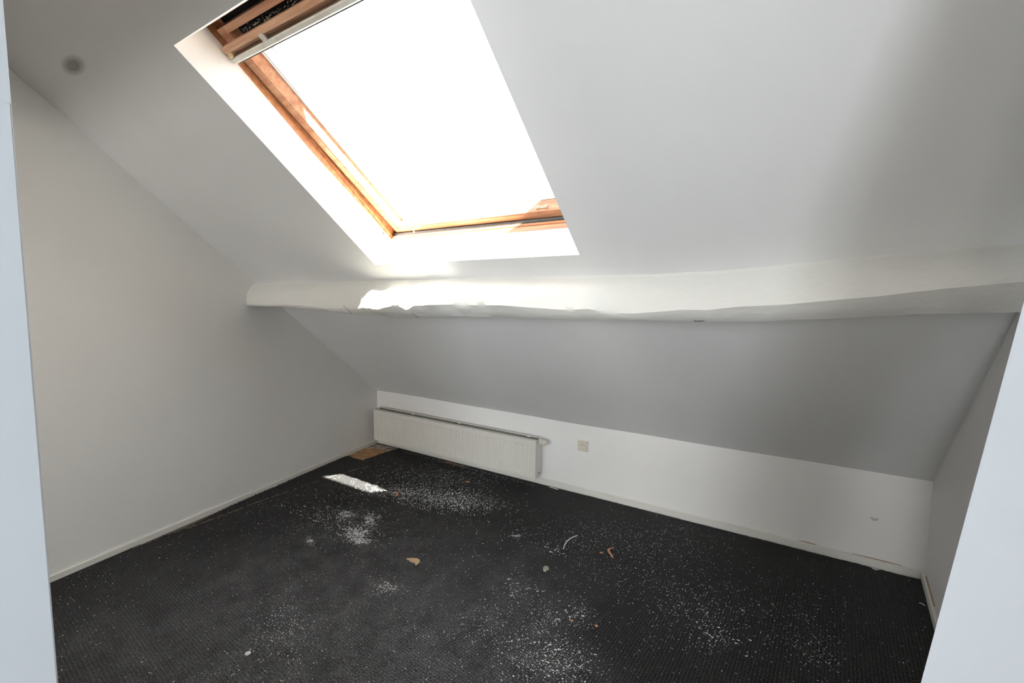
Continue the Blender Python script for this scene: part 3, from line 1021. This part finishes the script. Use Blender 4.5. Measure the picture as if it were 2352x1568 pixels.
# plate with a round hole
n = 32
outer, inner, back = [], [], []
def sq(k, h):
    a = k * 2 * math.pi / n
    c, s = math.cos(a), math.sin(a)
    m_ = max(abs(c), abs(s))
    return c / m_ * h, s / m_ * h
yo = -0.0105
V = lambda x, z, y: bm.verts.new((sx + x, y, sz + z))
R1 = [V(*sq(k, hw), -0.0005) for k in range(n)]
R2 = [V(*sq(k, hw), yo + 0.003) for k in range(n)]
R3 = [V(*sq(k, hw - 0.003), yo) for k in range(n)]
R4 = [V(0.0205 * math.cos(k * 2 * math.pi / n), 0.0205 * math.sin(k * 2 * math.pi / n), yo) for k in range(n)]
R5 = [V(0.0195 * math.cos(k * 2 * math.pi / n), 0.0195 * math.sin(k * 2 * math.pi / n), yo + 0.0085) for k in range(n)]
for ra, rb in ((R1, R2), (R2, R3), (R3, R4), (R4, R5)):
    for k in range(n):
        bm.faces.new([ra[k], ra[(k + 1) % n], rb[(k + 1) % n], rb[k]])
obj('cover_plate', bm, 'plastic', soc)
bm = bmesh.new()
cyl(bm, (sx, yo + 0.0084, sz), (sx, yo + 0.0098, sz), 0.0197, 32)
ins = obj('socket_insert', bm, 'plastic', soc)
for dx, dz in ((-0.0095, 0.003), (0.0095, 0.003)):
    bm = bmesh.new()
    cyl(bm, (sx + dx, yo + 0.0081, sz + dz), (sx + dx, yo + 0.0084, sz + dz), 0.0026, 12)
    obj('pin_hole', bm, 'black', ins, label='dark pin hole')
bm = bmesh.new()
cyl(bm, (sx + 0.0, yo - 0.003, sz + 0.010), (sx + 0.0, yo + 0.0084, sz + 0.010), 0.0024, 12)
obj('earth_pin', bm, 'chrome', ins, label='metal earth pin')
bm = bmesh.new()
cyl(bm, (sx, yo + 0.0079, sz - 0.006), (sx, yo + 0.0084, sz - 0.006), 0.0032, 12)
obj('screw', bm, 'chrome', ins, label='centre fixing screw')
bm = bmesh.new()
box(bm, sx + 0.026, sx + 0.0275, yo - 0.0005, yo + 0.001, sz - hw + 0.001, sz + hw - 0.004)
obj('groove', bm, 'crack', soc, label='thin joint on the right of the plate')

# ------------------------------------------------------------ larger bits lying on the carpet
ZC = 0.0006
def outline_chip(name, pts, mat, h, label, cat, curl=0.0, thick=0.0012):
    bm = bmesh.new()
    cx = sum(p[0] for p in pts) / len(pts); cy = sum(p[1] for p in pts) / len(pts)
    R = max(math.hypot(p[0] - cx, p[1] - cy) for p in pts)
    def zz(x, y):
        return ZC + h + curl * (math.hypot(x - cx, y - cy) / R) ** 2
    t = [bm.verts.new((x, y, zz(x, y) + thick)) for x, y in pts]
    b = [bm.verts.new((x, y, zz(x, y))) for x, y in pts]
    ct = bm.verts.new((cx, cy, ZC + h + thick)); cb = bm.verts.new((cx, cy, ZC + h))
    n = len(pts)
    for i in range(n):
        bm.faces.new([t[i], t[(i + 1) % n], ct])
        bm.faces.new([b[i], cb, b[(i + 1) % n]])
        bm.faces.new([t[i], b[i], b[(i + 1) % n], t[(i + 1) % n]])
    return tag(obj(name, bm, mat, loc=(cx, cy, ZC)), label, cat)

def ribbon(name, path, wdt, mat, label, cat, h=0.002, arch=0.0):
    bm = bmesh.new()
    n = len(path)
    rows = []
    for i, (x, y) in enumerate(path):
        a = Vector(path[max(0, i - 1)]); b = Vector(path[min(n - 1, i + 1)])
        d = (b - a).normalized(); s = Vector((-d.y, d.x))
        w = wdt * (0.45 + 0.55 * math.sin(math.pi * min(1, max(0, (i + .35) / (n - .3)))))
        z = ZC + arch * math.sin(math.pi * i / (n - 1))
        rows.append([bm.verts.new((x - s.x * w, y - s.y * w, z)), bm.verts.new((x + s.x * w, y + s.y * w, z)),
                     bm.verts.new((x + s.x * w * .8, y + s.y * w * .8, z + h)), bm.verts.new((x - s.x * w * .8, y - s.y * w * .8, z + h))])
    bm.faces.new(rows[0]); bm.faces.new(rows[-1])
    for r0, r1 in zip(rows, rows[1:]):
        for k in range(4):
            bm.faces.new([r0[k], r0[(k + 1) % 4], r1[(k + 1) % 4], r1[k]])
    c = path[n // 2]
    return tag(obj(name, bm, mat, loc=(c[0], c[1], ZC)), label, cat)

outline_chip('paper_scrap', [(1.672, -1.283), (1.690, -1.263), (1.712, -1.250), (1.731, -1.252), (1.746, -1.264), (1.752, -1.282), (1.757, -1.302), (1.752, -1.303),
                             (1.744, -1.287), (1.730, -1.282), (1.716, -1.290), (1.700, -1.292), (1.690, -1.288), (1.676, -1.292)], 'beige', 0.0, 'beige curled paper scrap lying in the middle of the carpet', 'scrap', curl=0.006)
ribbon('wood_shaving', [(2.548, -0.578), (2.536, -0.600), (2.532, -0.622), (2.546, -0.645), (2.565, -0.662), (2.576, -0.676)], 0.0065, 'orange', 'orange v-shaped wood shaving to the right on the carpet', 'shaving', h=0.0015, arch=0.006)
outline_chip('wood_chip', [(2.495, -0.664), (2.508, -0.656), (2.518, -0.662), (2.508, -0.672)], 'orange', 0.0, 'tiny dark orange chip just left of the v-shaped shaving', 'chip')
ribbon('plastic_strip', [(2.319, -0.744), (2.308, -0.706), (2.303, -0.668), (2.306, -0.63), (2.314, -0.596), (2.326, -0.566)], 0.0040, 'chip', 'thin curved white plastic strip on the carpet', 'strip', h=0.002, arch=0.004)
ribbon('white_stick', [(1.872, -0.040), (1.898, -0.041), (1.924, -0.043), (1.947, -0.045)], 0.0045, 'chip', 'short straight white stick beside the skirting right of the radiator', 'stick', h=0.003)
outline_chip('plaster_lump', [(2.310, -0.955), (2.320, -0.945), (2.332, -0.948), (2.338, -0.960), (2.330, -0.975), (2.336, -0.985), (2.322, -0.982), (2.312, -0.970)], 'grey_chip', 0.0, 'greenish grey plaster lump below the curved white strip', 'crumb', thick=0.008)
outline_chip('wood_chip', [(1.296, -0.300), (1.306, -0.288), (1.320, -0.284), (1.326, -0.294), (1.314, -0.302)], 'orange', 0.0, 'small pale orange chip in front of the radiator', 'chip', thick=0.003)
ribbon('wood_chip', [(0.990, -0.728), (1.010, -0.724), (1.026, -0.732), (1.040, -0.752), (1.050, -0.772)], 0.009, 'orange', 'dull orange splinter beside the sunlit patch', 'chip', h=0.003)
ribbon('plastic_curl', [(3.884, -0.262), (3.890, -0.258), (3.897, -0.262), (3.902, -0.272)], 0.0028, 'chip', 'tiny white curl near the right skirting board', 'curl', h=0.002)
outline_chip('paint_flake', [(3.734, -0.030), (3.748, -0.022), (3.764, -0.024), (3.772, -0.034), (3.762, -0.038), (3.756, -0.046), (3.744, -0.044)], 'chip', 0.0, 'white paint flake against the skirting near the right corner', 'flake', curl=0.004)
outline_chip('paint_flake', [(1.612, -2.068), (1.620, -2.060), (1.632, -2.064), (1.634, -2.074), (1.624, -2.082), (1.614, -2.078)], 'chip', 0.0, 'bluish white flake alone on the carpet at bottom left', 'flake', curl=0.003)
outline_chip('wood_chip', [(2.682, -1.204), (2.690, -1.197), (2.698, -1.203), (2.692, -1.213)], 'orange', 0.0, 'tiny orange chip at the bottom right of the carpet', 'chip', thick=0.002)
outline_chip('wood_chip', [(2.585, -1.232), (2.592, -1.226), (2.598, -1.232), (2.591, -1.240)], 'orange', 0.0, 'tiny brown chip among the plaster dust at the bottom', 'chip', thick=0.002)

# brown crumbs swept under the radiator
bm = bmesh.new()
rnd = random.Random(11)
def crumb(bm, x, y, z, r, flatness=0.6):
    a0 = rnd.uniform(0, 6.28)
    n = rnd.choice((3, 4, 4, 5))
    base = [bm.verts.new((x + r * rnd.uniform(.7, 1.1) * math.cos(a0 + k * 6.283 / n), y + r * rnd.uniform(.7, 1.1) * math.sin(a0 + k * 6.283 / n), z)) for k in range(n)]
    top = bm.verts.new((x + rnd.uniform(-.3, .3) * r, y + rnd.uniform(-.3, .3) * r, z + r * flatness))
    for k in range(n):
        bm.faces.new([base[k], base[(k + 1) % n], top])
for k in range(260):
    crumb(bm, rnd.gauss(0.98, 0.06), -0.062 + rnd.gauss(0, 0.012), ZC, rnd.uniform(0.002, 0.006))
tag(obj('rust_crumbs', bm, 'crumb', loc=(0.95, -0.06, ZC)), 'orange brown crumbs gathered under the radiator', 'crumbs', kind='stuff')

# white plaster crumbs over the carpet
CL = [(1.043, -0.676, 0.155, 0.102, 0.053, -0.052, 520), (1.33, -0.632, 0.175, 0.115, 0.062, -0.071, 900), (1.565, -0.597, 0.145, 0.096, 0.053, -0.07, 500),
      (1.075, -0.389, 0.304, 0.202, 0.159, -0.179, 900), (1.238, -1.251, 0.053, 0.034, 0.055, -0.045, 380), (1.177, -1.103, 0.022, 0.015, 0.051, -0.044, 160),
      (0.983, -1.128, 0.032, 0.021, 0.029, -0.023, 110), (1.088, -1.451, 0.016, 0.011, 0.033, -0.022, 90), (1.318, -1.301, 0.033, 0.021, 0.018, -0.014, 150),
      (1.765, -1.504, 0.043, 0.028, 0.029, -0.027, 170), (2.283, -1.168, 0.052, 0.034, 0.048, -0.08, 240), (2.484, -1.284, 0.063, 0.041, 0.036, -0.068, 260),
      (2.605, -1.19, 0.04, 0.026, 0.031, -0.072, 160), (2.56, -1.463, 0.099, 0.064, 0.039, -0.073, 520), (2.672, -1.466, 0.082, 0.053, 0.025, -0.053, 320),
      (2.31, -1.458, 0.092, 0.059, 0.055, -0.078, 320), (3.029, -0.867, 0.131, 0.085, 0.028, -0.168, 420), (3.132, -0.986, 0.045, 0.029, 0.008, -0.064, 130),
      (3.477, -0.874, 0.058, 0.037, -0.004, -0.089, 130), (3.406, -0.72, 0.143, 0.092, -0.001, -0.174, 330), (2.778, -0.636, 0.229, 0.149, 0.055, -0.214, 520),
      (2.376, -0.535, 0.257, 0.168, 0.071, -0.172, 800), (2.025, -0.765, 0.017, 0.011, 0.01, -0.017, 60), (2.292, -0.766, 0.024, 0.016, 0.015, -0.031, 40),
      (1.622, -1.931, 0.089, 0.057, 0.129, -0.078, 420), (2.805, -0.254, 0.194, 0.127, 0.031, -0.147, 260), (0.978, -1.266, 0.198, 0.13, 0.215, -0.155, 700)]
bm = bmesh.new()
for k in range(420):
    crumb(bm, rnd.uniform(0.4, 1.79), -0.075 + rnd.gauss(0, 0.012), ZC, rnd.uniform(0.0007, 0.003))
def ok(x, y):
    if x < leftx(y) + 0.03 or y > -0.03 or x > 3.9 or y < -2.7:
        return False
    return not (x < 0.31 and y > -0.45)
for cx, cy, ax, ay, bx_, by_, n in CL:
    for k in range(int(n * 1.5)):
        a, b = rnd.gauss(0, 0.8), rnd.gauss(0, 0.8)
        x, y = cx + ax * a + bx_ * b, cy + ay * a + by_ * b
        if ok(x, y):
            crumb(bm, x, y, ZC, (0.0014 + 0.0036 * rnd.random() ** 2.5) if y > -1.32 and x < 2.0 else (0.0008 + 0.0026 * rnd.random() ** 3), 0.6)
def smear(x, y, L, W, a):
    n = 9
    ca, sa = math.cos(a), math.sin(a)
    pts = []
    for k in range(n):
        t = k * 6.283 / n
        r = rnd.uniform(0.55, 1.1)
        px, py = L * r * math.cos(t), W * r * math.sin(t)
        pts.append((x + px * ca - py * sa, y + px * sa + py * ca))
    c = bm.verts.new((x, y, ZC + 0.0016))
    v = [bm.verts.new((px, py, ZC + 0.0002)) for px, py in pts]
    for k in range(n):
        bm.faces.new([v[k], v[(k + 1) % n], c])
for x, y, L, W, cnt, sp in ((1.318, -1.301, 0.030, 0.005, 4, 0.016), (1.24, -1.245, 0.014, 0.005, 22, 0.04), (1.177, -1.103, 0.014, 0.006, 8, 0.018), (1.19, -1.05, 0.018, 0.004, 3, 0.012),
                            (0.983, -1.128, 0.014, 0.005, 7, 0.022), (1.088, -1.451, 0.010, 0.006, 6, 0.014), (1.02, -0.74, 0.020, 0.005, 8, 0.05), (1.30, -0.64, 0.010, 0.005, 26, 0.11),
                            (2.025, -0.765, 0.014, 0.006, 4, 0.012), (2.285, -0.78, 0.013, 0.004, 6, 0.025), (2.283, -1.168, 0.010, 0.004, 10, 0.05), (2.60, -1.20, 0.008, 0.005, 10, 0.05),
                            (2.60, -1.46, 0.006, 0.004, 26, 0.09), (3.13, -0.99, 0.008, 0.004, 10, 0.05), (1.76, -1.5, 0.007, 0.004, 14, 0.035), (3.05, -0.86, 0.006, 0.004, 14, 0.10)):
    for k in range(cnt):
        smear(x + rnd.gauss(0, sp), y + rnd.gauss(0, sp * 0.7), L * rnd.uniform(.4, 1.1), W * rnd.uniform(.5, 1.2), rnd.gauss(0.5, 0.35))
for k in range(16000):
    x, y = rnd.uniform(0.2, 3.9), rnd.uniform(-2.5, -0.03)
    dens = 0.3 + 0.9 * (0.5 + noise.noise((x * 1.4, y * 1.4, 2.0)))
    if x > 3.3:
        dens *= 0.45
    if y > -0.35 and x > 1.6:
        dens *= 0.25
    if ok(x, y) and rnd.random() < dens:
        crumb(bm, x, y, ZC, 0.0006 + 0.0026 * rnd.random() ** 3, 0.6)
tag(obj('plaster_crumbs', bm, 'chip', loc=(2.0, -1.2, ZC)), 'white plaster crumbs scattered all over the black carpet', 'debris', kind='stuff')
